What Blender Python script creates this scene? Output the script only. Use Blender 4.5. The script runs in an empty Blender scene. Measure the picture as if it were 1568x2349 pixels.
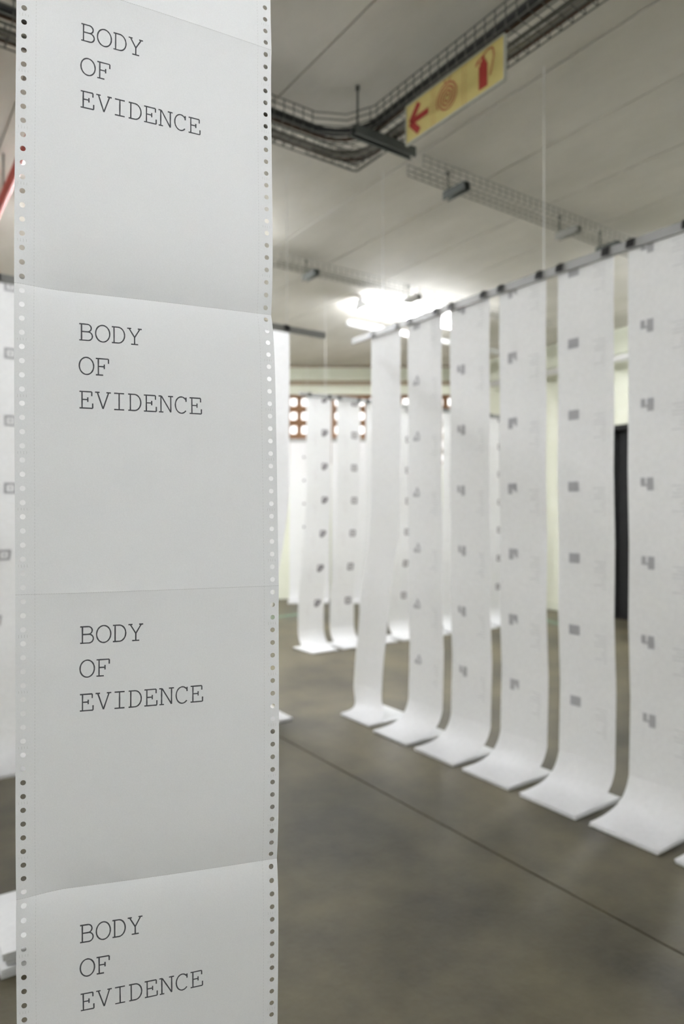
import bpy, math, random
from math import sin, cos, pi, radians
random.seed(7)
SC = bpy.context.scene
COL = SC.collection

# ---------------------------------------------------------------- camera, world, exposure
H = 1.085                      # camera height
YAW = radians(35)              # view direction against the room grid
cam_data = bpy.data.cameras.new('camera')
cam_data.sensor_fit = 'VERTICAL'; cam_data.sensor_height = 36; cam_data.sensor_width = 24
cam_data.lens = 24.0
cam_data.clip_start = 0.05; cam_data.clip_end = 200
cam_data.dof.use_dof = True
cam_data.dof.focus_distance = 0.655
cam_data.dof.aperture_fstop = 4.4
cam_data.dof.aperture_blades = 7
cam = bpy.data.objects.new('camera', cam_data); COL.objects.link(cam)
cam.location = (0, 0, H); cam.rotation_euler = (radians(90), 0, -YAW)
SC.camera = cam
SC.view_settings.view_transform = 'Standard'
SC.view_settings.look = 'None'
SC.view_settings.gamma = 1.0
SC.view_settings.use_curve_mapping = False
SC.view_settings.exposure = 1.84

world = bpy.data.worlds.new('world'); SC.world = world
world.use_nodes = True
bg = world.node_tree.nodes['Background']
bg.inputs[0].default_value = (1.0, 0.97, 0.94, 1); bg.inputs[1].default_value = 0.75

TUBE = 46.0          # strength of the fluorescent tubes
TUBE_COL = (0.94, 0.965, 1.0)

# ---------------------------------------------------------------- helpers
def W(X, Z, h):
    """camera-frame right / forward / up-from-eye (metres) -> world"""
    return (cos(YAW)*X + sin(YAW)*Z, -sin(YAW)*X + cos(YAW)*Z, H + h)

def mat(name, color, rough=0.7, metallic=0.0, emit=None, strength=0):
    m = bpy.data.materials.new(name); m.use_nodes = True
    b = m.node_tree.nodes['Principled BSDF']
    b.inputs['Base Color'].default_value = (*color, 1)
    b.inputs['Roughness'].default_value = rough
    b.inputs['Metallic'].default_value = metallic
    if emit:
        b.inputs['Emission Color'].default_value = (*emit, 1)
        b.inputs['Emission Strength'].default_value = strength
    return m

def noisy(m, c1, c2, scale=3.0, detail=6, bump=0.0, bscale=40, rough=None, stretch=(1, 1, 1), lo=.35, hi=.65):
    nt = m.node_tree; b = nt.nodes['Principled BSDF']
    tc = nt.nodes.new('ShaderNodeTexCoord'); mp = nt.nodes.new('ShaderNodeMapping')
    mp.inputs['Scale'].default_value = stretch
    nt.links.new(tc.outputs['Object'], mp.inputs['Vector'])
    n = nt.nodes.new('ShaderNodeTexNoise'); n.inputs['Scale'].default_value = scale
    n.inputs['Detail'].default_value = detail; n.inputs['Roughness'].default_value = .62
    nt.links.new(mp.outputs[0], n.inputs['Vector'])
    r = nt.nodes.new('ShaderNodeValToRGB')
    r.color_ramp.elements[0].position = lo; r.color_ramp.elements[0].color = (*c1, 1)
    r.color_ramp.elements[1].position = hi; r.color_ramp.elements[1].color = (*c2, 1)
    nt.links.new(n.outputs[0], r.inputs[0]); nt.links.new(r.outputs[0], b.inputs['Base Color'])
    if rough:
        mr = nt.nodes.new('ShaderNodeMapRange')
        mr.inputs['To Min'].default_value = rough[0]; mr.inputs['To Max'].default_value = rough[1]
        nt.links.new(n.outputs[0], mr.inputs['Value']); nt.links.new(mr.outputs[0], b.inputs['Roughness'])
    if bump:
        n2 = nt.nodes.new('ShaderNodeTexNoise'); n2.inputs['Scale'].default_value = bscale
        n2.inputs['Detail'].default_value = 4
        nt.links.new(mp.outputs[0], n2.inputs['Vector'])
        bp = nt.nodes.new('ShaderNodeBump'); bp.inputs['Strength'].default_value = bump
        bp.inputs['Distance'].default_value = 0.01
        nt.links.new(n2.outputs[0], bp.inputs['Height']); nt.links.new(bp.outputs[0], b.inputs['Normal'])
    return m

def paper(name, color, trans=0.3, perf=False):
    """thin paper: reflects on one side and lets part of the light through"""
    m = bpy.data.materials.new(name); m.use_nodes = True
    nt = m.node_tree; nt.nodes.clear()
    out = nt.nodes.new('ShaderNodeOutputMaterial')
    d = nt.nodes.new('ShaderNodeBsdfDiffuse'); t = nt.nodes.new('ShaderNodeBsdfTranslucent')
    mix = nt.nodes.new('ShaderNodeMixShader'); mix.inputs[0].default_value = trans
    nt.links.new(d.outputs[0], mix.inputs[1]); nt.links.new(t.outputs[0], mix.inputs[2])
    nt.links.new(mix.outputs[0], out.inputs[0])
    tc = nt.nodes.new('ShaderNodeTexCoord')
    n = nt.nodes.new('ShaderNodeTexNoise'); n.inputs['Scale'].default_value = 900 if perf else 60
    n.inputs['Detail'].default_value = 3
    nt.links.new(tc.outputs['Object'], n.inputs['Vector'])
    r = nt.nodes.new('ShaderNodeValToRGB')
    r.color_ramp.elements[0].position = .3; r.color_ramp.elements[1].position = .7
    k = .955
    r.color_ramp.elements[0].color = (color[0]*k, color[1]*k, color[2]*k, 1)
    r.color_ramp.elements[1].color = (*color, 1)
    nt.links.new(n.outputs[0], r.inputs[0])
    col = r.outputs[0]
    if perf:
        uv = nt.nodes.new('ShaderNodeUVMap'); uv.uv_map = 'UVMap'
        sx = nt.nodes.new('ShaderNodeSeparateXYZ'); nt.links.new(uv.outputs[0], sx.inputs[0])
        def M(op, a, b=None):
            q = nt.nodes.new('ShaderNodeMath'); q.operation = op
            for i, v in enumerate((a, b)):
                if v is None: continue
                if isinstance(v, (int, float)): q.inputs[i].default_value = v
                else: nt.links.new(v, q.inputs[i])
            return q.outputs[0]
        u, v = sx.outputs[0], sx.outputs[1]
        l1 = M('LESS_THAN', M('ABSOLUTE', M('SUBTRACT', u, .0162)), .00022)
        l2 = M('LESS_THAN', M('ABSOLUTE', M('SUBTRACT', u, .2413-.0150)), .00022)
        dash = M('LESS_THAN', M('FRACT', M('DIVIDE', v, .0032)), .55)
        vert = M('MULTIPLY', M('MAXIMUM', l1, l2), M('MULTIPLY', dash, .28))
        dashx = M('LESS_THAN', M('FRACT', M('DIVIDE', u, .0021)), .8)
        f = M('MULTIPLY', M('MULTIPLY', M('MAXIMUM', M('LESS_THAN', v, .00022), M('GREATER_THAN', v, .2794-.00022)), dashx), .5)
        mk = M('MAXIMUM', vert, f)
        mc = nt.nodes.new('ShaderNodeMix'); mc.data_type = 'RGBA'
        nt.links.new(mk, mc.inputs[0]); nt.links.new(col, mc.inputs[6])
        mc.inputs[7].default_value = (.28, .28, .27, 1)
        col = mc.outputs[2]
        n3 = nt.nodes.new('ShaderNodeTexNoise'); n3.inputs['Scale'].default_value = 1500
        bp = nt.nodes.new('ShaderNodeBump'); bp.inputs['Strength'].default_value = .25; bp.inputs['Distance'].default_value = .0003
        nt.links.new(tc.outputs['Object'], n3.inputs['Vector']); nt.links.new(n3.outputs[0], bp.inputs['Height'])
        nt.links.new(bp.outputs[0], d.inputs['Normal'])
    nt.links.new(col, d.inputs[0]); nt.links.new(col, t.inputs[0])
    return m

class MB:
    """collects verts / faces in world coordinates and links them as ONE mesh object"""
    def __init__(s): s.v = []; s.f = []; s.uv = None
    def quad(s, a, b, c, d):
        i = len(s.v); s.v += [a, b, c, d]; s.f.append((i, i+1, i+2, i+3))
    def box(s, o, ax, ay, az):
        """o corner, three edge vectors"""
        i = len(s.v)
        for k in (0, 1):
            for j in (0, 1):
                for l in (0, 1):
                    s.v.append(tuple(o[q]+ax[q]*l+ay[q]*j+az[q]*k for q in range(3)))
        for f in ((0, 2, 3, 1), (4, 5, 7, 6), (0, 1, 5, 4), (2, 6, 7, 3), (0, 4, 6, 2), (1, 3, 7, 5)):
            s.f.append(tuple(i+q for q in f))
    def abox(s, x0, x1, y0, y1, z0, z1):
        s.box((x0, y0, z0), (x1-x0, 0, 0), (0, y1-y0, 0), (0, 0, z1-z0))
    def prism(s, poly, z0, z1):
        n = len(poly); i = len(s.v)
        s.v += [(p[0], p[1], z0) for p in poly] + [(p[0], p[1], z1) for p in poly]
        s.f.append(tuple(i+q for q in reversed(range(n)))); s.f.append(tuple(i+n+q for q in range(n)))
        for q in range(n):
            r = (q+1) % n
            s.f.append((i+q, i+r, i+n+r, i+n+q))
    def tube(s, pts, r, sides=8, cap=True):
        from mathutils import Vector
        P = [Vector(p) for p in pts]; rings = []
        prev = None
        for k, p in enumerate(P):
            if k == 0: d = P[1]-p
            elif k == len(P)-1: d = p-P[k-1]
            else: d = (P[k+1]-p).normalized()+(p-P[k-1]).normalized()
            d.normalize()
            ref = prev if prev else (Vector((0, 0, 1)) if abs(d.z) < .9 else Vector((1, 0, 0)))
            u = (ref - d*ref.dot(d)).normalized(); w = d.cross(u); prev = u
            ring = []
            for a in range(sides):
                an = 2*pi*a/sides
                ring.append(len(s.v)); s.v.append(tuple(p+u*(r*cos(an))+w*(r*sin(an))))
            rings.append(ring)
        for a, b in zip(rings, rings[1:]):
            for q in range(sides):
                s.f.append((a[q], a[(q+1) % sides], b[(q+1) % sides], b[q]))
        if cap:
            s.f.append(tuple(reversed(rings[0]))); s.f.append(tuple(rings[-1]))
    def build(s, name, m, parent=None, origin=None, smooth=False, kind=None, loc=None):
        me = bpy.data.meshes.new(name)
        if parent is not None:
            org = parent['_o']
        else:
            org = origin if origin else (0, 0, 0)
        me.from_pydata([(v[0]-org[0], v[1]-org[1], v[2]-org[2]) for v in s.v], [], s.f)
        if s.uv:
            ul = me.uv_layers.new(name='UVMap')
            for lp in me.loops: ul.data[lp.index].uv = s.uv[lp.vertex_index]
        if m: me.materials.append(m)
        if smooth:
            for p in me.polygons: p.use_smooth = True
        me.update()
        o = bpy.data.objects.new(name, me); COL.objects.link(o)
        ORG[o.name] = tuple(org)
        if parent is not None: o.parent = parent['_e']
        else: o.location = org
        if kind: o['kind'] = kind
        return o
ORG = {}
def P(o):                       # handle of a parent: its object and the world point its children are measured from
    return {'_e': o, '_o': ORG[o.name]}

def thing(name, label, cat, loc=(0, 0, 0), group=None, kind=None):
    o = bpy.data.objects.new(name, None); COL.objects.link(o); o.location = loc
    o.empty_display_size = .05
    ORG[o.name] = tuple(loc)
    if label: o['label'] = label
    if cat: o['category'] = cat
    if group: o['group'] = group
    if kind: o['kind'] = kind
    return o
def tag(o, label, cat, group=None):
    o['label'] = label; o['category'] = cat
    if group: o['group'] = group
    return o

# ---------------------------------------------------------------- materials
M_ = {}
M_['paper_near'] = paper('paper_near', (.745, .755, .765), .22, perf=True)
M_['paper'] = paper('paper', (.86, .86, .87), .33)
M_['stack'] = paper('paper_stack', (.85, .855, .865), .12)
M_['ink'] = mat('ink', (.06, .063, .07), .9)
M_['emboss'] = mat('emboss', (.46, .47, .46), .9)
M_['ink_dark'] = mat('ink_dark', (.10, .08, .10), .9)
M_['ink_soft'] = mat('ink_soft', (.66, .62, .64), .9)
M_['ink_thru'] = paper('ink_through', (.50, .50, .52), .33)
M_['ink_thru_soft'] = paper('ink_through_soft', (.63, .63, .65), .33)
M_['rail'] = mat('rail_metal', (.30, .30, .29), .5, .2)
M_['clip'] = mat('clip_black', (.02, .02, .02), .4)
M_['steel'] = mat('galvanised', (.13, .13, .115), .5, .4)
M_['steel2'] = mat('galvanised_pale', (.34, .34, .31), .5, .3)
M_['strut'] = mat('strut', (.13, .14, .13), .5, .6)
M_['cab_black'] = mat('cable_black', (.012, .012, .012), .5)
M_['cab_brown'] = mat('cable_brown', (.10, .055, .03), .5)
M_['cab_grey'] = mat('cable_grey', (.20, .19, .17), .5)
M_['cab_pale'] = mat('cable_pale', (.42, .40, .36), .5)
M_['sign'] = mat('sign_face', (.56, .47, .17), .5)
M_['sign_edge'] = mat('sign_frame', (.42, .42, .36), .5)
M_['sign_red'] = mat('sign_red', (.32, .02, .012), .5)
M_['sign_red2'] = mat('sign_red_pale', (.36, .07, .03), .5)
M_['red'] = mat('red_paint', (.42, .05, .035), .5)
M_['white'] = mat("white_rod", (.85, .85, .84), .5)
M_['batten'] = mat('batten_white', (.8, .8, .8), .5)
M_['tube'] = mat('tube_glow', (1, 1, 1), .5, 0, TUBE_COL, TUBE)
M_['brick'] = noisy(mat('brick', (.2, .08, .04), .9), (.15, .075, .035), (.25, .135, .068), 9, 4)
M_['cream'] = noisy(mat('cream_wall', (.7, .7, .55), .85), (.76, .77, .64), (.82, .83, .71), 2, 4)
M_['beam'] = noisy(mat('beam_paint', (.7, .7, .55), .8), (.70, .72, .60), (.76, .78, .66), 2, 4)
M_['brown'] = mat('brown_joint_and_shadow', (.42, .34, .25), .9)  # groove between the beams, also the painted shadow line under the ceiling
M_['black_door'] = mat('black_door', (.006, .006, .006), .8)
M_['black_frame'] = mat('black_frame', (.009, .009, .009), .8)
M_['ceil'] = noisy(mat('ceiling_concrete', (.6, .58, .55), .8), (.68, .655, .60), (.80, .77, .715), 1.6, 8, .35, 6, stretch=(1.5, .6, 1))
M_['floor'] = noisy(mat('floor_concrete', (.2, .19, .16), .5), (.030, .0245, .0130), (.118, .101, .060), 1.8, 10, .12, 60, rough=(.42, .62), lo=.34, hi=.67)
M_['green'] = noisy(mat('green_line', (.1, .3, .2), .6), (.10, .22, .15), (.15, .20, .14), 5, 4)

# ---------------------------------------------------------------- the setting
CH = 2.895                       # ceiling height
ZF = 8.5                         # distance of the far wall along the view
XL, XR, YB = -5.0, 6.25, -4.0
def yfar(x, d=0.0): return (ZF+d - sin(YAW)*x)/cos(YAW)

fl = MB(); fl.prism([(XL, YB), (XR, YB), (XR, yfar(XR)), (XL, yfar(XL))], -.16, -.012)
floor = fl.build('floor', M_['floor']); floor['kind'] = 'structure'
for x0, x1 in ((XL, 1.641), (1.649, XR)):
    b = MB(); b.prism([(x0, YB), (x1, YB), (x1, yfar(x1)), (x0, yfar(x0))], -.0119, 0)
    b.build('floor_slab', M_['floor'], P(floor))

cl = MB(); cl.prism([(XL, YB), (XR, YB), (XR, yfar(XR)), (XL, yfar(XL))], CH+.02, CH+.2)
ceil = cl.build('ceiling', M_['ceil']); ceil['kind'] = 'structure'
seams = [XL, -4.0, -3.1, -2.2, -1.3, -.4, .55, 1.48, 2.30, 2.77, 3.30, 3.80, 4.35, 4.9, 5.5, XR]
for i, (x0, x1) in enumerate(zip(seams, seams[1:])):
    g = .004
    dz = random.uniform(-.0012, .0022)
    b = MB(); b.prism([(x0+g, YB), (x1-g, YB), (x1-g, yfar(x1-g)), (x0+g, yfar(x0+g))], CH+dz, CH+.0199)
    b.build('ceiling_board', M_['ceil'], P(ceil))

def wall(name, a, b, z0, z1, th, m):
    """wall from point a to b (xy), thickness to the left of a->b"""
    dx, dy = b[0]-a[0], b[1]-a[1]; l = math.hypot(dx, dy); nx, ny = -dy/l*th, dx/l*th
    w = MB(); w.box((a[0], a[1], z0), (dx, dy, 0), (nx, ny, 0), (0, 0, z1-z0))
    return w.build(name, m)
for nm, a, b in (('wall_left', (XL, YB), (XL, yfar(XL))), ('wall_back', (XR, YB), (XL, YB))):
    wall(nm, a, b, 0, CH, .15, M_['cream'])['kind'] = 'structure'

# right wall with a black door
DY0, DY1, DZ = 3.20, 4.10, 1.915
rw = MB(); rw.abox(XR, XR+.2, YB, DY0-.05, 0, CH); rw.abox(XR, XR+.2, DY1+.05, yfar(XR)+.1, 0, CH)
rw.abox(XR, XR+.2, DY0-.05, DY1+.05, DZ+.05, CH)
rw.build('wall_right', M_['cream'])['kind'] = 'structure'
dr = thing('door_1', None, None, (XR, (DY0+DY1)/2, 0), kind='structure')
b = MB(); b.abox(XR-.02, XR+.1, DY0-.05, DY0, 0, DZ); b.abox(XR-.02, XR+.1, DY1, DY1+.05, 0, DZ)
b.abox(XR-.02, XR+.1, DY0-.05, DY1+.05, DZ, DZ+.05); b.build('door_frame', M_['black_frame'], P(dr))
b = MB(); b.abox(XR+.06, XR+.1, DY0+.004, DY1-.004, .01, DZ-.004)
leaf = b.build('door_leaf', M_['black_door'], P(dr))
b = MB(); b.abox(XR+.12, XR+.2, DY0-.05, DY1+.05, -.01, DZ+.05); b.build('door_light_block', M_['black_frame'], P(dr))  # added behind the leaf to keep sky light out
b = MB(); b.abox(XR-.001, XR+.12, DY0, DY1, -.01, .003); b.build('door_gap_block', M_['black_frame'], P(dr))  # added to close the gap where sky light showed under the door
b = MB(); b.tube([(XR+.06, DY0+.08, 1.0), (XR+.02, DY0+.08, 1.0), (XR+.02, DY0+.2, 1.0)], .009)
b.build('door_handle', M_['strut'], P(dr))
b = MB()
for y0, y1 in ((YB, DY0-.05), (DY1+.05, yfar(XR)-.02)): b.abox(XR-.012, XR, y0, y1, 0, .08)
b.build('baseboard_right', M_['beam'])['kind'] = 'structure'
# beam and pipe along the right wall
b = MB(); b.abox(XR-.16, XR, YB, yfar(XR-.16)-.14, H+1.56, CH-.001)
b.build('trim_1', M_['beam'])['kind'] = 'structure'

# far wall: square to the view, band of pierced clay blocks high up
BW, BH = .141, .174
BX0, NC, NR = -.96, 20, 5
BTOP = 1.465                                     # top of the block band above the eye
BX1 = BX0+NC*BW; BBOT = BTOP-NR*BH
XFL = (XL - sin(YAW)*ZF)/cos(YAW)*1.0
def xat(worldx, Z): return (worldx - sin(YAW)*Z)/cos(YAW)
fw = MB()
def fbox(mb, X0, X1, Z0, Z1, h0, h1):
    o = W(X0, Z0, h0); a = W(X1, Z0, h0); c = W(X0, Z1, h0)
    mb.box(o, tuple(a[i]-o[i] for i in range(3)), tuple(c[i]-o[i] for i in range(3)), (0, 0, h1-h0))
XLf, XRf = xat(XL, ZF), xat(XR, ZF)
fbox(fw, XLf, XRf, ZF, ZF+.18, -H, BBOT)
fbox(fw, XLf, XRf, ZF, ZF+.18, BTOP, CH-H)
fbox(fw, XLf, BX0, ZF, ZF+.18, BBOT, BTOP); fbox(fw, BX1, XRf, ZF, ZF+.18, BBOT, BTOP)
wf = fw.build('wall_far', M_['cream']); wf['kind'] = 'structure'
# one clay block with a rounded square hole, mesh shared by all
def block_mesh():
    me = bpy.data.meshes.new('clay_block'); v = []; f = []
    w, h, d = BW/2-.0015, BH/2-.0015, .09
    hw, hh, r = .042, .052, .02
    ins = []
    for cx, cy, a0 in ((hw-r, hh-r, 0), (-(hw-r), hh-r, 90), (-(hw-r), -(hh-r), 180), (hw-r, -(hh-r), 270)):
        for q in range(4):
            a = radians(a0+30*q); ins.append((cx+r*cos(a), cy+r*sin(a)))
    outs = [(w, hh-r), (w, h*.8), (w, h), (w*.6, h), (-w*.6, h), (-w, h), (-w, h*.8), (-w, hh-r),
            (-w, -(hh-r)), (-w, -h*.8), (-w, -h), (-w*.6, -h), (w*.6, -h), (w, -h), (w, -h*.8), (w, -(hh-r))]
    n = 16
    for yy in (0, d):
        for ring in (ins, outs):
            for x, z in ring: v.append((x, yy, z))
    for k in range(n):
        l = (k+1) % n
        f += [(k, l, n+l, n+k), (2*n+k, 3*n+k, 3*n+l, 2*n+l), (k, 2*n+k, 2*n+l, l), (n+k, n+l, 3*n+l, 3*n+k)]
    me.from_pydata(v, [], f); me.materials.append(M_['brick']); me.update(); return me
bm_ = block_mesh()
for c in range(NC):
    for r in range(NR):
        o = bpy.data.objects.new('clay_block', bm_); COL.objects.link(o)
        o.parent = wf
        o.location = W(BX0+(c+.5)*BW, ZF+.03, BTOP-(r+.5)*BH); o.rotation_euler = (0, 0, -YAW)
# stepped beams over the block band
b = MB(); fbox(b, XLf+.1, XRf-.2, ZF-.10, ZF, 1.625, 1.775); b.build('trim_2', M_['beam'])['kind'] = 'structure'
b = MB(); fbox(b, XLf+.1, XRf-.2, ZF-.05, ZF, 1.775, CH-H-.001); b.build('ceiling_shadow_strip', M_['brown'])['kind'] = 'structure'  # brown strip stands in for the shadow where wall meets ceiling
b = MB(); fbox(b, XLf+.1, XRf-.2, ZF-.03, ZF, 1.58, 1.625); b.build('trim_4', M_['brown'])['kind'] = 'structure'

# ---------------------------------------------------------------- hanging paper strips of the rows
SH = .2794
RZ = H+.967                              # rail height
FOLDS = [H+f for f in (.725, .446, .166, -.113, -.393, -.672, -.951)]
GL = {
 'house': ["...##.", "...##.", "..#.##", ".##..#", "###.##", "######"],
 'flag': ["##.###", "##.###", "##.###", "######", "...###", "...###"],
 'notch': ["######", "######", "######", "###.##", "###..#", "###..."],
 'bar': ["######", "######", "######", "######", "######"],
 'square': ["##.###", "##.###", "##.###", "######", "...###", "...###"],
 'pee': ["#####", "#..##", "#.###", "####.", "###.."],
 'ring': ["#####", "#...#", "#.#.#", "#...#", "#####"],
 'dot': ["##", "##"],
}
def bez(p0, p1, p2, p3, n):
    r = []
    for i in range(n+1):
        t = i/n; a, b, c, d = (1-t)**3, 3*t*(1-t)**2, 3*t*t*(1-t), t**3
        r.append(tuple(a*p0[k]+b*p1[k]+c*p2[k]+d*p3[k] for k in range(3)))
    return r

def make_strip(name, label, group, cx, cy, a, n, w=.249, nfold=-.012, nend=.208, afold=0., aend=-.010,
               glyph='square', ms=.0075, moff=.074, through=False, text=True, thick=.012, zig=.006, rz=RZ, twist=0.0, tiny=False, shift=0.0):
    root = thing(name, label, 'paper strip', (cx, cy, 0), group)
    rp = P(root)
    def pos(along, nn, z, tw=0.0):
        ca, sa = cos(tw), sin(tw)
        x, y = along*ca, along*sa
        return x, y, nn, z
    def hang(z):
        t = max(0, min(1, (1.25-(z))/(1.25-FOLDS[-1])));
        e = t*t*(3-2*t) if afold or nfold > .05 or nfold < -.05 else t
        # zig-zag memory of the folds
        zz = 0
        s = (z-FOLDS[-1])/SH; k = math.floor(s); fr = s-k
        tri = fr if k % 2 == 0 else 1-fr
        amp = zig*(.35+.65*t)
        return afold*e, nfold*e + (tri-.5)*2*amp*(-1)*min(1, max(0, (rz-z)/.1)) - .0075, twist*t
    # centre line rows: list of (along, n, z, tw) grouped by sheet
    lev = [rz+.009] + [f for f in FOLDS if f < rz-.03]
    sheets = []
    for z0, z1 in zip(lev, lev[1:]):
        rows = []
        for i in range(7):
            z = z0+(z1-z0)*i/6; A, N, T = hang(z); rows.append((A, N, z, T))
        sheets.append(rows)
    A, N, T = hang(FOLDS[-1]); z = FOLDS[-1]
    last = bez((A, N, z), (A*.9+aend*.1, N+.02, .045), (aend, nend-.15, thick+.001), (aend, nend, thick+.001), 12)
    sheets.append([(q[0], q[1], q[2], T*(1-i/12)) for i, q in enumerate(last)])
    def pt(row, s, off=0.0):
        Aq, Nq, zq, Tq = row
        al = Aq + s*cos(Tq); nn = Nq + s*sin(Tq) + off
        return (cx+a[0]*al+n[0]*nn, cy+a[1]*al+n[1]*nn, zq)
    NS = 4
    inkm = M_['ink_thru'] if through else M_['ink_dark']
    softm = M_['ink_thru_soft'] if through else M_['ink_soft']
    for k, rows in enumerate(sheets):
        b = MB()
        for r in rows:
            for c in range(NS+1): b.v.append(pt(r, -w/2+w*c/NS))
        for i in range(len(rows)-1):
            for c in range(NS):
                q = i*(NS+1)+c; b.f.append((q, q+1, q+NS+2, q+NS+1))
        sh = b.build('sheet', M_['paper'], rp, smooth=(k == len(sheets)-1))
        if k == len(sheets)-1: continue
        zt = rows[0][2] if k else FOLDS[0]+SH*(1 if lev[1] == FOLDS[0] else 0)
        def at(s, z, off=.0012):
            A1, N1, T1 = hang(z); return pt((A1, N1, z, T1), s, off)
        # blocky printed mark
        if glyph:
            g = GL[glyph]; b = MB(); hgt = len(g)*ms*.94; x0 = -w/2+moff-len(g[0])*ms/2; z0 = zt-.067+hgt/2+shift
            for r_, rowt in enumerate(g):
                c0 = None
                for c_, ch in enumerate(rowt+'.'):
                    if ch == '#' and c0 is None: c0 = c_
                    if ch != '#' and c0 is not None:
                        za, zb = z0-r_*ms*.94, z0-(r_+1)*ms*.94
                        if za < rz-.016:
                            b.quad(at(x0+c0*ms, za), at(x0+c_*ms, za), at(x0+c_*ms, zb), at(x0+c0*ms, zb))
                        c0 = None
            if b.v: b.build('printed_mark', inkm, P(sh))
        if text:
            b = MB(); rnd = random.Random(hash((glyph, 3)) % 1 + len(label))
            xr = w/2-.035 if not glyph or moff < w/2 else -.02
            for i in range(9):
                z0 = zt-.075-i*.0125
                if z0 > rz-.03: continue
                ln = rnd.choice((.012, .02, .035, .05)); st = xr-ln
                b.quad(at(st, z0), at(xr, z0), at(xr, z0-.0022), at(st, z0-.0022))
            if b.v: b.build('printed_text', softm, P(sh))
    # folded remainder on the floor under the strip's end
    b = MB(); nl = 4; dz = thick/nl
    for i in range(nl):
        j = random.uniform(-.004, .004); j2 = random.uniform(-.003, .003)
        n1 = nend-.001+j; n0 = n1-SH; s0 = -w/2+aend+j2
        o = (cx+a[0]*s0+n[0]*n0, cy+a[1]*s0+n[1]*n0, i*dz+.0003)
        b.box(o, (a[0]*w, a[1]*w, 0), (n[0]*(n1-n0), n[1]*(n1-n0), 0), (0, 0, dz*.8))
    b.build('folded_stack', M_['stack'], rp)
    return root

ORD = ['first', 'second', 'third', 'fourth', 'fifth', 'sixth', 'seventh', 'eighth', 'ninth', 'tenth', 'eleventh', 'twelfth']

def clip(x, y, z, a, n, label, group):
    z -= .008
    r = thing('binder_clip', label, 'clip', (x, y, z), group)
    def bx(s0, s1, n0, n1, z0, z1):
        q = MB(); o = (x+a[0]*s0+n[0]*n0, y+a[1]*s0+n[1]*n0, z+z0)
        q.box(o, (a[0]*(s1-s0), a[1]*(s1-s0), 0), (n[0]*(n1-n0), n[1]*(n1-n0), 0), (0, 0, z1-z0)); return q
    # wedge body gripping the rail from above
    w2 = .016; q = MB()
    prof = [(-.017, -.012), (-.010, .016), (.010, .016), (.017, -.012), (.015, -.012), (.0, .012), (-.015, -.012)]
    prof = [(-.016, -.010), (-.010, .021), (.010, .021), (.016, -.010), (.0145, -.010), (.0085, .0188), (-.0085, .0188), (-.0145, -.010)]
    for s_ in (-w2, w2):
        for pn, pz in prof: q.v.append((x+a[0]*s_+n[0]*pn, y+a[1]*s_+n[1]*pn, z+pz))
    m_ = len(prof)
    q.f = [(0, 1, 6, 7), (1, 2, 5, 6), (2, 3, 4, 5), (m_+7, m_+6, m_+1, m_), (m_+6, m_+5, m_+2, m_+1), (m_+5, m_+4, m_+3, m_+2)]
    for k in range(m_):
        l = (k+1) % m_; q.f.append((k, k+m_, l+m_, l))
    q.build('clip_body', M_['clip'], P(r))
    for sg in (1, -1):
        h = MB(); e = .009
        def pp(s_, nn, zz): return (x+a[0]*s_+n[0]*nn, y+a[1]*s_+n[1]*nn, z+zz)
        h.tube([pp(-e, sg*.0165, -.009), pp(-e*.6, sg*.013, .012), pp(-.003, sg*.010, .026), pp(.003, sg*.010, .026), pp(e*.6, sg*.013, .012), pp(e, sg*.0165, -.009)], .0009, 5)
        h.build('clip_handle', M_['clip'], P(r))
    return r

def rail(label, p0, p1, z=RZ, wires=()):
    d = (p1[0]-p0[0], p1[1]-p0[1]); l = math.hypot(*d); a = (d[0]/l, d[1]/l); nx = (-a[1], a[0])
    r = thing('hanging_rail', label, 'rail', (p0[0], p0[1], z), 'metal rails the paper strips hang from')
    b = MB()
    b.box((p0[0]-nx[0]*.006, p0[1]-nx[1]*.006, z-.022), (d[0], d[1], 0), (nx[0]*.012, nx[1]*.012, 0), (0, 0, .034))
    b.build('rail_bar', M_['rail'], P(r))
    for s in wires:
        q = MB(); x, y = p0[0]+a[0]*s, p0[1]+a[1]*s
        q.tube([(x, y, z+.010), (x, y, CH-.0005)], .0022, 6)
        q.build('suspension_rod', M_['white'], P(r))
    return r

# --- right row (seen from its back): runs away from the viewer
LX = 2.2606
rail('long grey rail carrying the row of paper strips on the right', (LX, .1), (LX, 3.125), wires=(.5, 1.70, 2.75))
c5 = 1.6135
specs = [ # (index from the left end, glyph, extras)
 (0, None, dict(afold=-.125, aend=-.03, nfold=.02, nend=.175, text=False)),
 (1, 'house', dict(afold=.0, nfold=-.01)),
 (2, 'flag', {}), (3, 'notch', {}), (4, 'bar', {}), (5, 'square', {}), (6, 'square', {}), (7, 'bar', {}), (8, 'flag', {})]
desc = ['blank curling strip of white fanfold paper at the left end of the right row',
 'white strip with small house-shaped grey marks, second from left in right row',
 'white strip with flag-shaped grey marks, third from the left in the right row',
 'white strip with notched square grey marks, fourth from the left in the right row',
 'white strip with low rectangular grey marks, fifth from the left in the right row',
 'widest-looking white strip with large grey squares at the right edge of the photo',
 'white strip mostly out of frame, only its folded end shows at lower right edge',
 'white strip beyond the right edge of the photo, second one past the frame',
 'white strip beyond the right edge of the photo, last one past the frame']
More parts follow.
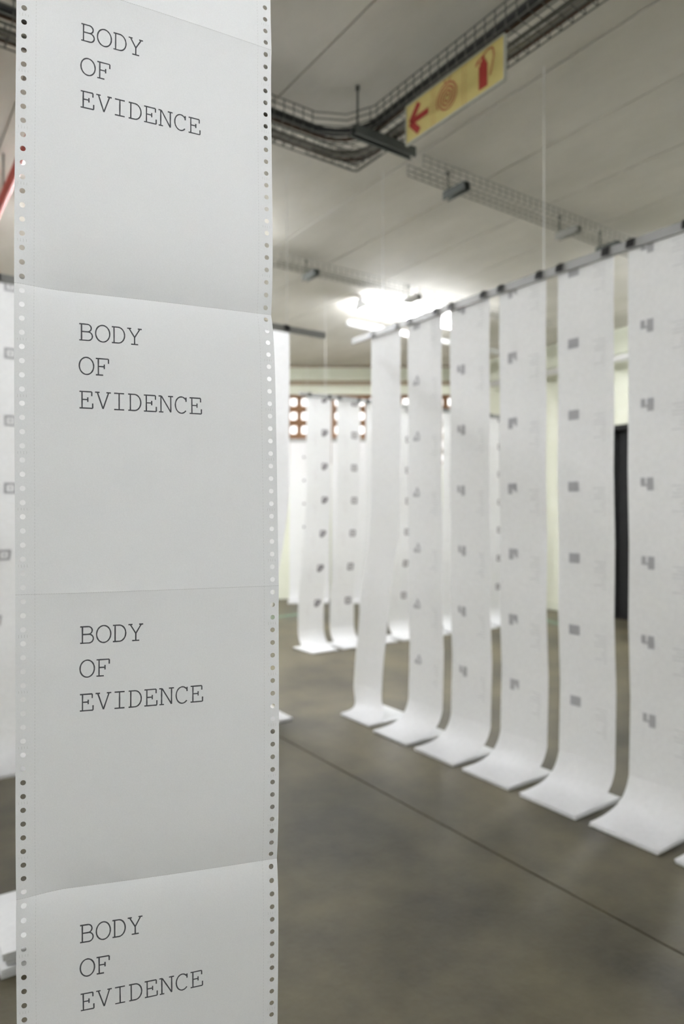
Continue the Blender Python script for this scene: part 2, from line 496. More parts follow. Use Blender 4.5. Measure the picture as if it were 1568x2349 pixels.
for i, gl, ex in specs:
    cy = c5+(4-i)*.3055
    if cy < .2: continue
    kw = dict(glyph=gl, through=True, moff=.074 if i != 1 else .066, ms=.0080 if i < 6 else .009); kw.update(ex)
    make_strip('paper_strip', desc[i], 'strips of the right row', LX, cy, (0, -1), (-1, 0), **kw)
    for sd, off in (('left', -.105), ('right', .10)):
        clip(LX, cy-off, RZ, (0, -1), (-1, 0), 'black clip on the right rail, %s edge of %s strip from the left' % (sd, ORD[i]), 'clips on the right rail')

# --- row on the left behind the near banner
T2 = 3.104
rail('grey rail of the row behind the near lettered strip, ending above its right edge', (-2.6, T2), (2.06, T2), wires=(.6, 2.2, 4.20, 4.42))
k = 0
for j in range(0, 13):
    rx = 1.84-j*.3055
    if rx-.25 < -2.0: break
    cx = rx-.1245+(.05 if j == 4 else 0)
    vis = {0: 'white strip half hidden by the right edge of the near lettered strip', 4: 'bright white strip with grey squares peeking out left of the near lettered strip'}
    lab = vis.get(j, 'grey-marked strip hidden behind the near lettered strip, %s from right in its row' % ORD[j])
    if j > 4: lab = 'grey-marked strip just outside the left frame edge, %s from right in its row' % ORD[j]
    make_strip('paper_strip', lab, 'strips of the row behind the near strip', cx, T2, (1, 0), (0, -1), nfold=-.16, nend=.04, afold=-.075, aend=-.01,
               glyph='ring' if j else None, ms=.0095, moff=.249-.066 if j != 4 else .080, through=True, text=False)
    for sd, off in (('left', -.10), ('right', .10)):
        clip(cx+off, T2, RZ, (1, 0), (0, -1), 'black clip on left rail behind near strip, %s edge of %s strip from right' % (sd, ORD[j]), 'clips on the second rail')

# --- third row, prints facing the viewer
T3 = 4.74
rail('far grey rail of the row with dark printed squares facing the viewer', (2.90, T3), (5.45, T3), wires=(.25, 1.2, 2.2))
d3 = ['far white strip with dark printed squares, leftmost of its row', 'far white strip with dark ring-shaped squares, second of its row']
for j in range(8):
    cx = 3.09+j*.3035
    gl = ['pee', 'ring', 'pee', 'ring', 'pee', 'ring', 'pee', 'ring'][j]
    lab = d3[j] if j < 2 else 'far strip glimpsed through gaps of right row, %s from left in third row' % ORD[j]
    make_strip('paper_strip', lab, 'strips of the third row', cx, T3, (1, 0), (0, -1), w=.243, nfold=.11, nend=.345, afold=-.15, aend=-.17,
               glyph=gl, ms=.0112, moff=.180, text=True, thick=.01)
    for sd, off in (('left', -.10), ('right', .10)):
        clip(cx+off, T3, RZ, (1, 0), (0, -1), 'tiny black clip on far third rail, %s edge of %s strip from left' % (sd, ORD[j]), 'clips on the third rail')

# --- fourth row just in front of the far wall
ca, sa = cos(YAW), sin(YAW)
e0 = W(-.72, 8.2, 0); e1 = W(1.02, 8.2, 0)
RZ4 = H+.865
rail('farthest grey rail in front of the wall of pierced clay blocks', (e0[0], e0[1]), (e1[0], e1[1]), z=RZ4, wires=(.3, 1.4))
for j in range(7):
    X = -.515+j*.252; p = W(X, 8.2, 0)
    make_strip('paper_strip', 'farthest white strip by the block wall, %s from left in fourth row' % ORD[j], 'strips of the fourth row',
               p[0], p[1], (ca, -sa), (-sa, -ca), w=.232, nfold=0, nend=.12, glyph='dot', ms=.012, moff=.175, text=False, rz=RZ4, thick=.02)

# ---------------------------------------------------------------- the near lettered strip
WID = .2413
def unpx(px, Z): return (px-784)/1566*Z
# fold index k : (left px, left depth, right px, height above eye)
KT = {-2: (38.0, .611, 619., 1.0429), -1: (38.0, .611, 619., .7640), 0: (38.0, .611, 620., .4846), 1: (32.0, .609, 629.0, .2055), 2: (35.0, .611, 638.0, -.0742), 3: (36.0, .618, 639.5, -.3525),
      4: (42.5, .613, 634., -.6312), 5: (44., .612, 634., -.9100)}
edges = {}
for k_, (lx, lz, rx, hh) in KT.items():
    Xl = unpx(lx, lz); r = (rx-784)/1566
    # right edge: point on its sight ray one paper width from the left edge
    A_ = r*r+1; B_ = -2*(r*Xl+lz); C_ = Xl*Xl+lz*lz-WID*WID
    Zr = (-B_+math.sqrt(max(0, B_*B_-4*A_*C_)))/(2*A_)
    edges[k_] = (Xl, lz, r*Zr, Zr, hh)
CUSP = {-2: .0, -1: .004, 0: -.0032, 1: .0120, 2: -.0020, 3: .0115, 4: -.004, 5: .002}
def near(k, s, v, off=0.0):
    """sheet k (between fold k and k+1), s across the width, v down the sheet (m)"""
    f = v/SH
    A, B = edges[k], edges[k+1]
    A2 = edges.get(k-1, A); B2 = edges.get(k+2, B)
    # Catmull-Rom along the strip keeps it smooth, the folds add the cusp
    def cr(a2, a, b, b2):
        m0 = (b-a2)/2; m1 = (b2-a)/2; t = f
        return (2*t**3-3*t*t+1)*a+(t**3-2*t*t+t)*m0+(-2*t**3+3*t*t)*b+(t**3-t*t)*m1
    q = [cr(A2[i], A[i], B[i], B2[i]) for i in range(4)]
    hgt = A[4]+(B[4]-A[4])*f
    g = s/WID
    X = q[0]+(q[2]-q[0])*g; Z = q[1]+(q[3]-q[1])*g
    dx, dz = q[2]-q[0], q[3]-q[1]; l = math.hypot(dx, dz); nx, nz = -dz/l, dx/l        # away from the viewer
    lam = .016+.010*g
    fade = min(1, max(.0, (s-.004)/.03)) * .75 + .25
    c = (CUSP[k]*math.exp(-v/lam) + CUSP[k+1]*math.exp(-(SH-v)/(lam*1.6)))*fade
    c += -.0022*sin(pi*g)                                                               # slight bow towards the viewer
    c -= off
    return W(X+nx*c, Z+nz*c, hgt)

banner = thing('lettered_paper_strip', 'near white fanfold paper strip with punched edges lettered BODY OF EVIDENCE', 'paper strip', W(-.18, .65, -H))
bp = P(banner)

def near_sheet(k, v0=0.0, v1=SH):
    b = MB(); b.uv = []; idx = {}
    def vert(s, v):
        key = (round(s*1e6), round(v*1e6))
        if key not in idx:
            idx[key] = len(b.v); b.v.append(near(k, s, v)); b.uv.append((s, v))
        return idx[key]
    PI_ = .0127; mcx = .00635; mw = .0127; R = .00238
    ncell = 22; sub = 4
    for side in (0, 1):
        for c in range(ncell):
            va = c*PI_; 
            if va < v0-1e-6 or va+PI_ > v1+1e-6: continue
            per = []
            for q in range(sub): per.append((mw*q/sub, va))
            for q in range(sub): per.append((mw, va+PI_*q/sub))
            for q in range(sub): per.append((mw-mw*q/sub, va+PI_))
            for q in range(sub): per.append((0, va+PI_-PI_*q/sub))
            cxx, cyy = mcx, va+PI_/2
            mid = []; inn = []
            for (x, y) in per:
                an = math.atan2(y-cyy, x-cxx)
                inn.append((cxx+R*cos(an), cyy+R*sin(an)))
                mid.append(((x+cxx+R*cos(an))/2, (y+cyy+R*sin(an))/2))
            def mp(p): return (p[0], p[1]) if side == 0 else (WID-p[0], p[1])
            n_ = len(per)
            for r0, r1 in ((per, mid), (mid, inn)):
                for q in range(n_):
                    l = (q+1) % n_
                    fc = (vert(*mp(r0[q])), vert(*mp(r0[l])), vert(*mp(r1[l])), vert(*mp(r1[q])))
                    b.f.append(fc if side == 0 else fc[::-1])
    cols = 16; rows = ncell*sub
    for r in range(rows):
        va, vb = PI_*r/sub, PI_*(r+1)/sub
        if va < v0-1e-6 or vb > v1+1e-6: continue
        for c in range(cols):
            s0 = mw+(WID-2*mw)*c/cols; s1 = mw+(WID-2*mw)*(c+1)/cols
            b.f.append((vert(s0, va), vert(s1, va), vert(s1, vb), vert(s0, vb)))
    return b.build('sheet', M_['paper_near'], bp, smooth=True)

def arc(cx, cy, rx, ry, a0, a1, n=18):
    return [(cx+rx*cos(radians(a0+(a1-a0)*i/n)), cy+ry*sin(radians(a0+(a1-a0)*i/n))) for i in range(n+1)]
LET = {
 'B': [[(0, 1), (.56, 1)]+arc(.56, .765, .28, .235, 90, -90, 12)+[(.16, .53)], [(.16, 0), (.16, 1)], [(.56, .53)]+arc(.61, .265, .31, .265, 90, -90, 12)+[(0, 0)]],
 'O': [arc(.5, .5, .50, .52, 0, 360, 32)],
 'D': [[(0, 1), (.45, 1)]+arc(.45, .5, .47, .5, 90, -90, 18)+[(0, 0)], [(.16, 0), (.16, 1)]],
 'Y': [[(.10, 1), (.5, .44), (.90, 1)], [(.5, .44), (.5, 0)], [(-.04, 1), (.26, 1)], [(.74, 1), (1.04, 1)], [(.24, 0), (.76, 0)]],
 'F': [[(0, 1), (.90, 1), (.90, .72)], [(.18, 0), (.18, 1)], [(.18, .52), (.60, .52)], [(.60, .66), (.60, .38)], [(0, 0), (.52, 0)]],
 'E': [[(0, 1), (.86, 1), (.86, .74)], [(.18, 0), (.18, 1)], [(.18, .52), (.58, .52)], [(.58, .66), (.58, .38)], [(0, 0), (.92, 0), (.92, .30)]],
 'V': [[(.10, 1), (.5, 0), (.90, 1)], [(-.06, 1), (.26, 1)], [(.74, 1), (1.06, 1)]],
 'I': [[(.5, 0), (.5, 1)], [(.14, 1), (.86, 1)], [(.14, 0), (.86, 0)]],
 'N': [[(-.06, 1), (.16, 1), (.86, 0), (.86, 1)], [(.12, 1), (.12, 0)], [(-.04, 0), (.30, 0)], [(.66, 1), (1.04, 1)]],
 'C': [arc(.52, .5, .46, .52, 42, 318, 24), [(.88, 1.0), (.88, .72)]],
}
def lettering(k):
    b = MB(); sw = .00060
    def ribbon(pts):
        # subdivide
        q = [pts[0]]
        for p0, p1 in zip(pts, pts[1:]):
            l = math.hypot(p1[0]-p0[0], p1[1]-p0[1]); n = max(1, int(l/.003))
            for i in range(1, n+1): q.append((p0[0]+(p1[0]-p0[0])*i/n, p0[1]+(p1[1]-p0[1])*i/n))
        i0 = len(b.v)
        for i, p in enumerate(q):
            p0 = q[max(0, i-1)]; p1 = q[min(len(q)-1, i+1)]
            dx, dy = p1[0]-p0[0], p1[1]-p0[1]; l = math.hypot(dx, dy) or 1
            nx, ny = -dy/l*sw, dx/l*sw
            j = 1+.12*random.uniform(-1, 1)
            b.v.append(near(k, p[0]+nx*j, p[1]+ny*j, .00012)); b.v.append(near(k, p[0]-nx*j, p[1]-ny*j, .00012))
        for i in range(len(q)-1):
            a_ = i0+2*i; b.f.append((a_, a_+1, a_+3, a_+2))
    for li, word in enumerate(('BODY', 'OF', 'EVIDENCE')):
        top = .0316+li*.0314; adv = .01425; x0 = .0543
        for ci, ch in enumerate(word):
            for st in LET[ch]:
                ps = [(x0+ci*adv+x*.0124, top+(1-y)*.0152) for x, y in st]
                # break polylines at sharp corners so strokes keep their width
                seg = [ps[0]]
                for i in range(1, len(ps)):
                    seg.append(ps[i])
                    if i < len(ps)-1:
                        a1 = math.atan2(ps[i][1]-ps[i-1][1], ps[i][0]-ps[i-1][0]); a2 = math.atan2(ps[i+1][1]-ps[i][1], ps[i+1][0]-ps[i][0])
                        dd = abs((a2-a1+pi) % (2*pi)-pi)
                        if dd > radians(40): ribbon(seg); seg = [ps[i]]
                ribbon(seg)
    return b

def perf_marks(k):
    b = MB()
    for side in (0, 1):
        for c in range(5):
            v = .0127*(2+4*c)+(.004 if k % 2 else .0052)
            v = .0127*(4*c+3+(k % 2)*1) - .0004
            if v > SH-.006: continue
            for q in range(4):
                s = .0027+q*.0024 if side == 0 else WID-.0105+q*.0024
                wv = .00011; ln = .0024+random.uniform(-.0006, .0004)
                b.v += [near(k, s-wv, v-ln/2, .0001), near(k, s+wv, v-ln/2, .0001), near(k, s+wv, v+ln/2, .0001), near(k, s-wv, v+ln/2, .0001)]
                i = len(b.v)-4; b.f.append((i, i+1, i+2, i+3))
                if random.random() < .4:
                    b.v += [near(k, s-wv*2, v+ln/2-.0004, .0001), near(k, s+wv*3, v+ln/2-.0004, .0001), near(k, s+wv*2, v+ln/2, .0001), near(k, s-wv, v+ln/2, .0001)]
                    i = len(b.v)-4; b.f.append((i, i+1, i+2, i+3))
    return b
for k_ in (-1, 0, 1, 2, 3, 4):
    sh = near_sheet(k_)
    lettering(k_).build('lettering', M_['ink'], P(sh))
    perf_marks(k_).build('punched_marks', M_['emboss'], P(sh), kind='stuff')
# upper piece to the rail and lower end on its stack, out of frame
top = near_sheet(-2, .0127*6, SH)
A5 = edges[5]; p_l = W(A5[0], A5[1], A5[4]); p_r = W(A5[2], A5[3], A5[4])
av = [(p_r[i]-p_l[i])/WID for i in range(2)]; nv = (av[1], -av[0])       # towards the viewer
b = MB(); path = bez((0, 0, p_l[2]), (0, .01, .07), (0, -.06, .031), (0, -.21, .031), 12)
for q in path:
    for c in range(5): b.v.append((p_l[0]+av[0]*WID*c/4+nv[0]*q[1], p_l[1]+av[1]*WID*c/4+nv[1]*q[1], q[2]))
for i in range(12):
    for c in range(4): q = i*5+c; b.f.append((q, q+1, q+6, q+5))
b.build('sheet', M_['paper'], bp, smooth=True)
b = MB()
for i in range(10):
    j = random.uniform(-.003, .003); o = (p_l[0]-nv[0]*(.21+j), p_l[1]-nv[1]*(.21+j), .0003+i*.003)
    b.box(o, (av[0]*WID, av[1]*WID, 0), (nv[0]*SH, nv[1]*SH, 0), (0, 0, .0024))
b.build('folded_stack', M_['stack'], bp)
e = edges[-2]; tl = W(e[0], e[1], 0); tr = W(e[2], e[3], 0)
ux, uy = (tr[0]-tl[0])/WID, (tr[1]-tl[1])/WID
rail('grey rail above the top of the photo that holds the near lettered strip', (tl[0]-ux*.25-uy*.0075, tl[1]-uy*.25+ux*.0075), (tr[0]+ux*.25-uy*.0075, tr[1]+uy*.25+ux*.0075), wires=(.06, .68))
for sd, s in (('left', .03), ('right', .21)):
    clip(tl[0]+ux*s, tl[1]+uy*s, RZ, (ux, uy), (uy, -ux), 'black binder clip holding the near lettered strip by its %s side' % sd, 'clips of the near strip')

# ---------------------------------------------------------------- pile of fanfold paper lower left
pile = thing('paper_pile', 'thick pile of folded white fanfold paper on the floor at lower left edge', 'paper pile', W(-.67, 1.70, -H))
o_ = W(-.790, 1.590, -H)
th = radians(-8); u_ = (cos(th)*1.0, sin(th)); vv = (-sin(th), cos(th))
th = -YAW+radians(11); 
def dirc(angle): return (sin(angle), cos(angle))
side_d = (-sin(YAW-radians(31)), 1)                # along the room grid
a1 = radians(5)
ua = (cos(radians(-2)), sin(radians(-2)))
va_ = (-ua[1], ua[0])
zz = 0.0
for bi, (nl, dt, jx, jy) in enumerate(((7, .0030, -.003, -.006), (4, .0030, .008, .004), (7, .0025, .0, .0))):
    b = MB()
    for i in range(nl):
        j1, j2 = jx+random.uniform(-.0015, .0015), jy+random.uniform(-.0015, .0015)
        o = (o_[0]+ua[0]*j1+va_[0]*j2, o_[1]+ua[1]*j1+va_[1]*j2, zz+.0003)
        b.box(o, (ua[0]*WID, ua[1]*WID, 0), (va_[0]*SH, va_[1]*SH, 0), (0, 0, dt*.72)); zz += dt
    zz += .002
    b.build('paper_bundle', M_['stack'], P(pile))

# ---------------------------------------------------------------- cable trays
def wire_u(name, wd, hs, r=.0031):
    """cross wire mesh: U shape in local XZ"""
    b = MB(); b.tube([(-wd/2, 0, hs), (-wd/2, 0, 0), (wd/2, 0, 0), (wd/2, 0, hs)], r, 4)
    me = bpy.data.meshes.new(name); me.from_pydata(b.v, [], b.f); me.materials.append(M_['steel']); me.update(); return me

def tray(label, segs, z, wd, hs, step, m, group, corner=None):
    root = thing('cable_tray', label, 'cable tray', (segs[0][0][0], segs[0][0][1], z), group)
    org = ORG[root.name]
    me = wire_u('cross_wire', wd, hs); me.materials.clear(); me.materials.append(m)
    for (p0, p1) in segs:
        d = (p1[0]-p0[0], p1[1]-p0[1]); l = math.hypot(*d); a = (d[0]/l, d[1]/l); nn = (-a[1], a[0])
        for i in range(int(l/step)+1):
            o = bpy.data.objects.new('cross_wire', me); COL.objects.link(o); o.parent = root
            o.location = (p0[0]+a[0]*i*step-org[0], p0[1]+a[1]*i*step-org[1], 0)
            o.rotation_euler = (0, 0, math.atan2(a[1], a[0])-pi/2)
    return root
def long_wire(root, pts, m, r=.0026):
    b = MB(); b.tube(pts, r, 5); b.build('long_wire', m, P(root))

TZ = H+1.64; TL0, TL1 = 1.775, 1.947; TT0, TT1 = 2.475, 2.66
t1 = tray('large wire mesh cable tray turning a corner under the ceiling, full of cables',
          [(((TL0+TL1)/2, -2.0), ((TL0+TL1)/2, 2.35)), ((-2.6, (TT0+TT1)/2), (1.62, (TT0+TT1)/2))], TZ, .172, .085, .047, M_['steel'], None)
# long wires: bottom three, sides three each, bending round the corner
def corner_path(off, z, rad=.10):
    """off 0 = inner/near side, 1 = outer side"""
    x = TL0+(TL1-TL0)*off; y = TT0+(TT1-TT0)*off
    ch = .16*(1-off)
    return [(x, -2.0, z), (x, y-ch-.02, z), (x-.35*ch-.005, y-.35*ch-.005, z), (x-ch-.02, y, z), (-2.6, y, z)]
for off in (0, .25, .5, .75, 1): long_wire(t1, corner_path(off, TZ), M_['steel'], .0028)
for z in (.03, .058, .085):
    long_wire(t1, corner_path(0, TZ+z), M_['steel'], .0028); long_wire(t1, corner_path(1, TZ+z), M_['steel'], .0028)
# mesh floor of the corner piece
b = MB()
for i in range(7):
    y = 2.38+i*.045
    b.tube([(1.66+max(0, .10-(y-2.38)), y, TZ-.001), (TL1, y, TZ-.001)], .0023, 4)
    x = 1.66+i*.047
    b.tube([(x, 2.48, TZ+.001), (x, TT1, TZ+.001)], .0023, 4)
for i in range(7):
    b.tube([(TL1, 2.38+i*.045, TZ), (TL1, 2.38+i*.045, TZ+.085)], .0023, 4)
    b.tube([(1.66+i*.047, TT1, TZ), (1.66+i*.047, TT1, TZ+.085)], .0023, 4)
b.build('corner_mesh', M_['steel'], P(t1))

def cable_path(off, z, sag=.006, seed=0):
    rnd = random.Random(seed); x = TL0+(TL1-TL0)*off; y = TT0+(TT1-TT0)*off
    R = .20-.05*off; pts = []
    for i in range(20):
        yy = -2.0+(y-R+2.0)*i/20; pts.append((x+rnd.uniform(-1, 1)*sag, yy, z+rnd.uniform(0, 1)*sag))
    for i in range(7):
        an = radians(90*i/6); pts.append((x-R+R*cos(an), y-R+R*sin(an), z))
    for i in range(1, 20):
        xx = x-R-(x-R+2.6)*i/19; pts.append((xx, y+rnd.uniform(-1, 1)*sag, z+rnd.uniform(0, 1)*sag))
    return pts
def cable(label, off, dz, r, m, seed):
    b = MB(); b.tube(cable_path(off, TZ+dz, .005, seed), r, 8)
    tag(b.build('cable', m, smooth=True), label, 'cable', 'cables lying in the large tray')
cable('thick black cable along the near side of the large cable tray', .10, .024, .017, M_['cab_black'], 1)
cable('brown cable lying next to the thick black cable in the large tray', .26, .016, .008, M_['cab_brown'], 3)
cable('grey cable along the middle of the large cable tray', .62, .013, .007, M_['cab_grey'], 5)
cable('pale beige cable near the outer side of the large cable tray', .76, .014, .009, M_['cab_pale'], 6)
cable('brown cable along the outer side of the large cable tray', .90, .015, .008, M_['cab_brown'], 7)

def support(label, x, y, z, a, ln, rods, m=None, depth=.041):
    """channel strut with its centre at x,y below a tray, with threaded rods up to the ceiling"""
    r = thing('tray_support', label, 'bracket', (x, y, z), 'channel brackets under the cable trays')
    b = MB(); n = (-a[1], a[0]); w2 = .021
    def q(s, nn, zz): return (x+a[0]*s+n[0]*nn, y+a[1]*s+n[1]*nn, z+zz)
    def bx(n0, n1, z0, z1):
        o = q(-ln/2, n0, z0); b.box(o, (a[0]*ln, a[1]*ln, 0), (n[0]*(n1-n0), n[1]*(n1-n0), 0), (0, 0, z1-z0))
    bx(-w2, w2, -.003, 0); bx(-w2, -w2+.003, -depth, -.0031); bx(w2-.003, w2, -depth, -.0031)
    bx(-w2+.0031, -w2+.010, -depth, -depth+.003); bx(w2-.010, w2-.0031, -depth, -depth+.003)
    b.build('channel', m or M_['strut'], P(r))
    for s in rods:
        b = MB(); b.tube([q(s, 0, -.03), (q(s, 0, 0)[0], q(s, 0, 0)[1], CH-.008)], .005, 8); b.build('threaded_rod', M_['steel'], P(r))
        b = MB(); b.tube([(*q(s, 0, 0)[:2], CH-.02), (*q(s, 0, 0)[:2], CH-.004)], .011, 6); b.build('anchor_nut', M_['steel'], P(r))
    return r
support('grey channel bracket under the large cable tray left of the sign', 1.86, 2.335, TZ-.0065, (1, 0), .33, (-.145,))
support('channel bracket carrying the large tray near the top edge of the photo', 1.86, .55, TZ-.0065, (1, 0), .33, (-.145,))
support('channel bracket carrying the large tray behind the near strip', .2, 2.567, TZ-.0065, (0, 1), .30, (.12,))

# the two smaller trays running across, farther in
TZ2 = H+1.71
def small_tray(label, t, L0, L1):
    r = tray(label, [((L0, t), (L1, t))], TZ2, .12, .055, .05, M_['steel2'], 'small empty cable trays')
    for off in (-.06, -.02, .02, .06): long_wire(r, [(L0, t+off, TZ2), (L1, t+off, TZ2)], M_['steel2'], .0030)
    for z in (.028, .055):
        for off in (-.06, .06): long_wire(r, [(L0, t+off, TZ2+z), (L1, t+off, TZ2+z)], M_['steel2'], .0030)
    return r
def LT(px, py, h):
    Z = 1566*h/(1174.5-py); X = (px-784)/1566*Z; w_ = W(X, Z, 0); return w_[0], w_[1]
pA = LT(952, 392, 1.71); pB = LT(1436, 552, 1.71); tA = LT(1048, 428, 1.71)[1]
small_tray('nearer thin wire tray running to the right beyond the sign', tA, pA[0], pB[0]+.5)
pC = LT(640, 600, 1.71); pD = LT(1040, 700, 1.71); tB = LT(717, 624, 1.71)[1]
small_tray('farther thin wire tray above the lit fluorescent lamp', tB, pC[0], pD[0]+1.2)
support('dark channel bracket under the nearer thin tray below the sign', LT(1048, 430, 1.70)[0], tA, TZ2-.006, (0, 1), .16, (.06,))
support('pale channel bracket of the nearer thin tray, beside the white rod', LT(1322, 520, 1.70)[0], tA, TZ2-.006, (0, 1), .16, (.06,), M_['steel2'])
support('channel bracket of the nearer thin tray just above the right rail', LT(1436, 548, 1.70)[0], tA, TZ2-.006, (0, 1), .16, (.06,))
support('dark channel bracket under the farther thin tray right of the near strip', LT(716, 624, 1.70)[0], tB, TZ2-.006, (0, 1), .16, (.06,))
support('channel bracket of the farther thin tray in front of the lit lamp', LT(925, 690, 1.70)[0], tB, TZ2-.006, (0, 1), .16, (.06,), M_['steel2'])

# thin conduit with couplings hanging in front of the lit lamp
ca0, ca1 = LT(898, 683, 1.66), LT(1003, 713, 1.66)
cdt = thing('conduit', 'thin dark conduit with couplings in front of the glaring lamp', 'conduit', (ca0[0], ca0[1], H+1.66))
b = MB(); b.tube([(ca0[0], ca0[1], H+1.66), (ca1[0], ca1[1], H+1.66)], .006, 8); b.build('conduit_pipe', M_['steel'], P(cdt))
for f_ in (.25, .6, .95):
    x_, y_ = ca0[0]+(ca1[0]-ca0[0])*f_, ca0[1]+(ca1[1]-ca0[1])*f_
    b = MB(); b.tube([(x_-.018, y_, H+1.66), (x_+.018, y_, H+1.66)], .013, 8); b.build('coupling', M_['steel'], P(cdt))
    b = MB(); b.tube([(x_, y_, H+1.666), (x_, y_, CH-.008)], .003, 6); b.build('threaded_rod', M_['steel'], P(cdt))
# ---------------------------------------------------------------- fire equipment sign
sx = 1.752; sy1, sy0 = 2.062, 1.556; sz0, sz1 = H+1.446, H+1.598
sg = thing('fire_sign', 'yellow sign with red arrow, hose reel and extinguisher hanging below the cable tray', 'sign', (sx, (sy0+sy1)/2, sz0))
b = MB(); b.abox(sx, sx+.004, sy0+.003, sy1-.003, sz0+.003, sz1-.003); b.build('sign_panel', M_['sign'], P(sg))
b = MB(); b.abox(sx-.003, sx+.009, sy0, sy1, sz0-.004, sz0+.003); b.abox(sx-.003, sx+.009, sy0, sy1, sz1-.003, sz1+.002)
b.abox(sx-.003, sx+.009, sy0-.002, sy0+.0028, sz0+.003, sz1-.003); b.abox(sx-.003, sx+.009, sy1-.0028, sy1+.002, sz0+.003, sz1-.003)
b.build('sign_frame', M_['sign_edge'], P(sg))
SWD = sy1-sy0; SHT = sz1-sz0
def sp(u, v, off=.0012): return (sx-off, sy1-u*SWD, sz0+v*SHT)       # u to the viewer's right, v up
def sline(b, pts, wdt, off=.0012):
    """stroke in metres on the sign"""
    P2 = [(u*SWD, v*SHT) for u, v in pts]
    for (x0, y0), (x1, y1) in zip(P2, P2[1:]):
        l = math.hypot(x1-x0, y1-y0) or 1; nx, ny = -(y1-y0)/l*wdt/2, (x1-x0)/l*wdt/2
        q = [(x0+nx, y0+ny), (x1+nx, y1+ny), (x1-nx, y1-ny), (x0-nx, y0-ny)]
        i = len(b.v); b.v += [(sx-off, sy1-x, sz0+y) for x, y in q]; b.f.append((i, i+1, i+2, i+3))
b = MB(); sline(b, [(.055, .50), (.26, .50)], .024); sline(b, [(.155, .86), (.055, .50), (.155, .14)], .026, .0014)
i = len(b.v)
b.build('arrow', M_['sign_red'], P(sg))
b = MB(); pts = []
for i in range(150):
    a_ = i/150*2*pi*3.6; rr = .006+.050*i/150; pts.append(((.46*SWD+rr*cos(a_))/SWD, (.5*SHT+rr*sin(a_))/SHT))
sline(b, pts, .0062)
sline(b, [(.43, .96), (.445, .84)], .004, .0014); sline(b, [(.50, .95), (.475, .85)], .004, .0014)
b.build('hose_reel', M_['sign_red2'], P(sg))
b = MB(); sline(b, [(.81, .12), (.81, .66)], .040); sline(b, [(.81, .64), (.81, .74)], .028, .0014); sline(b, [(.81, .72), (.81, .84)], .013, .0015)
b.build('extinguisher', M_['sign_red'], P(sg))
b = MB(); sline(b, [(.75, .78), (.80, .84), (.86, .92), (.90, .88), (.91, .70), (.895, .50), (.875, .30)], .0055, .0016)
sline(b, [(.74, .72), (.78, .80)], .007, .0017)
b.build('extinguisher_hose', M_['sign_red2'], P(sg))
b = MB()
for u in (.295, .325, .615, .645): sline(b, [(u, .02), (u, .98)], .0016)
b.build('divider_lines', M_['sign_red2'], P(sg))
for u in (.12, .88):
    b = MB(); y = sy1-u*SWD; b.tube([(sx+.003, y, sz1), (sx+.010, y, TZ+.002)], .0018, 5); b.build('hanging_wire', M_['steel'], P(sg))

# ---------------------------------------------------------------- red pipe, ceiling pipes
b = MB(); b.tube([(.578, YB+.01, H+1.585), (.578, 6.6, H+1.585)], .021, 12)
pr = thing('red_pipe', 'red sprinkler pipe under the ceiling at the upper left edge', 'pipe', (.578, 0, H+1.585))
b.build('pipe', M_['red'], P(pr), smooth=True)
for y in (1.2, 3.8, 5.9):
    b = MB(); b.tube([(.578, y, H+1.604), (.578, y, CH-.002)], .005, 6); b.build('pipe_hanger', M_['steel'], P(pr))
def pipe(label, p0, p1, r, m):
    b = MB(); b.tube([p0, p1], r, 12); tag(b.build('ceiling_pipe', m, smooth=True), label, 'pipe', 'pipes under the ceiling')
w0, w1 = W(1.55, 7.75, 1.53), W(2.45, 7.35, 1.46)
pipe('white pipe along the upper right wall, seen between the strips', (XR-.22, 1.0, H+1.50), (XR-.22, yfar(XR)-.45, H+1.50), .035, M_['white'])
pipe('white pipe crossing the ceiling seen through the gaps of the right row', (3.6, 5.05, H+1.72), (XR-.17, 5.05, H+1.72), .03, M_['white'])

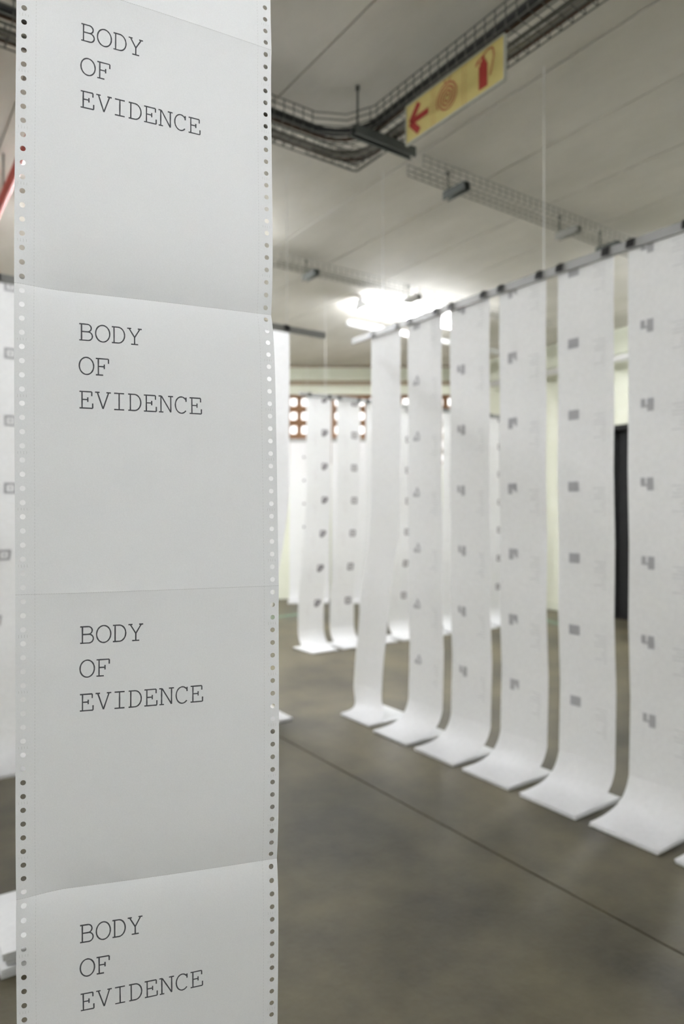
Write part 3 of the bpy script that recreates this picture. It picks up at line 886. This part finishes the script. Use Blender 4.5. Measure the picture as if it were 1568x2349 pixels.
# ---------------------------------------------------------------- fluorescent lamps
def lamp(label, x, y, ln=1.22, along=(1, 0), z=None):
    z = z if z else CH-.075
    r = thing('fluorescent_lamp', label, 'lamp', (x, y, z), 'fluorescent battens on the ceiling')
    a = along; n = (-a[1], a[0])
    def q(s, nn, zz): return (x+a[0]*s+n[0]*nn, y+a[1]*s+n[1]*nn, z+zz)
    b = MB(); o = q(-ln/2, -.045, .02); b.box(o, (a[0]*ln, a[1]*ln, 0), (n[0]*.09, n[1]*.09, 0), (0, 0, .04)); b.build('housing', M_['batten'], P(r))
    for s in (-.05, .05):
        b = MB(); b.tube([q(-ln/2+.03, s, 0), q(ln/2-.03, s, 0)], .014, 8); b.build('tube', M_['tube'], P(r), smooth=True)
    for s in (-1, 1):
        b = MB(); o = q(s*(ln/2-.028)-.012, -.07, -.016); b.box(o, (a[0]*.024, a[1]*.024, 0), (n[0]*.14, n[1]*.14, 0), (0, 0, .036)); b.build('end_holder', M_['batten'], P(r))
    if z+.06 < CH-.003:
        for s in (-.4, .4):
            b = MB(); b.tube([q(s, 0, .06), (*q(s, 0, 0)[:2], CH-.008)], .006, 6); b.build('stem', M_['batten'], P(r))
lamp('lit fluorescent lamp glaring above the left end of the right rail', 4.02, 4.62)
lamp('added fluorescent fill lamp hidden behind the near lettered strip', 1.9, 5.6)  # unseen lamp added for more light around the third row
lamp('added fluorescent fill lamp out of frame at the left', -2.6, 3.4)  # unseen lamp put in to light the faces of the rows
lamp('lit fluorescent lamp above and behind the camera', .1, -1.0)
lamp('added fluorescent fill lamp past the right frame edge, behind the right row', 5.1, 2.3)  # added out of view, brightens the right row through its paper
lamp('added fluorescent fill lamp close to the far wall, hidden by the near strip', 2.0, 7.0)  # unseen, added to brighten the far ceiling and beams
lamp('added fluorescent fill lamp far out of frame at the left', -1.7, 4.4)  # one more unseen lamp, added to lift the farther rows
lamp('added fluorescent fill lamp left of the near lettered strip', -2.0, 2.0)  # added out of view to light the right row and the second row
lamp('added fluorescent fill lamp above the row behind the near strip', 1.46, 4.2)  # unseen lamp added to brighten the third row's printed faces

# ---------------------------------------------------------------- painted floor lines
def floor_line(label, p0, p1, wd):
    d = (p1[0]-p0[0], p1[1]-p0[1]); l = math.hypot(*d); n = (-d[1]/l*wd, d[0]/l*wd)
    b = MB(); b.box((p0[0], p0[1], .0002), (d[0], d[1], 0), (n[0], n[1], 0), (0, 0, .0006))
    tag(b.build('painted_line', M_['green']), label, 'floor marking', 'worn green lines on the floor')
floor_line('worn green line on the floor left of the far printed strips', W(-1.15, 6.6, 0)[:2], W(-.25, 7.35, 0)[:2], .10)
floor_line('worn green line on the floor seen between fourth and fifth strip', W(1.9, 7.3, 0)[:2], W(2.15, 6.2, 0)[:2], .08)
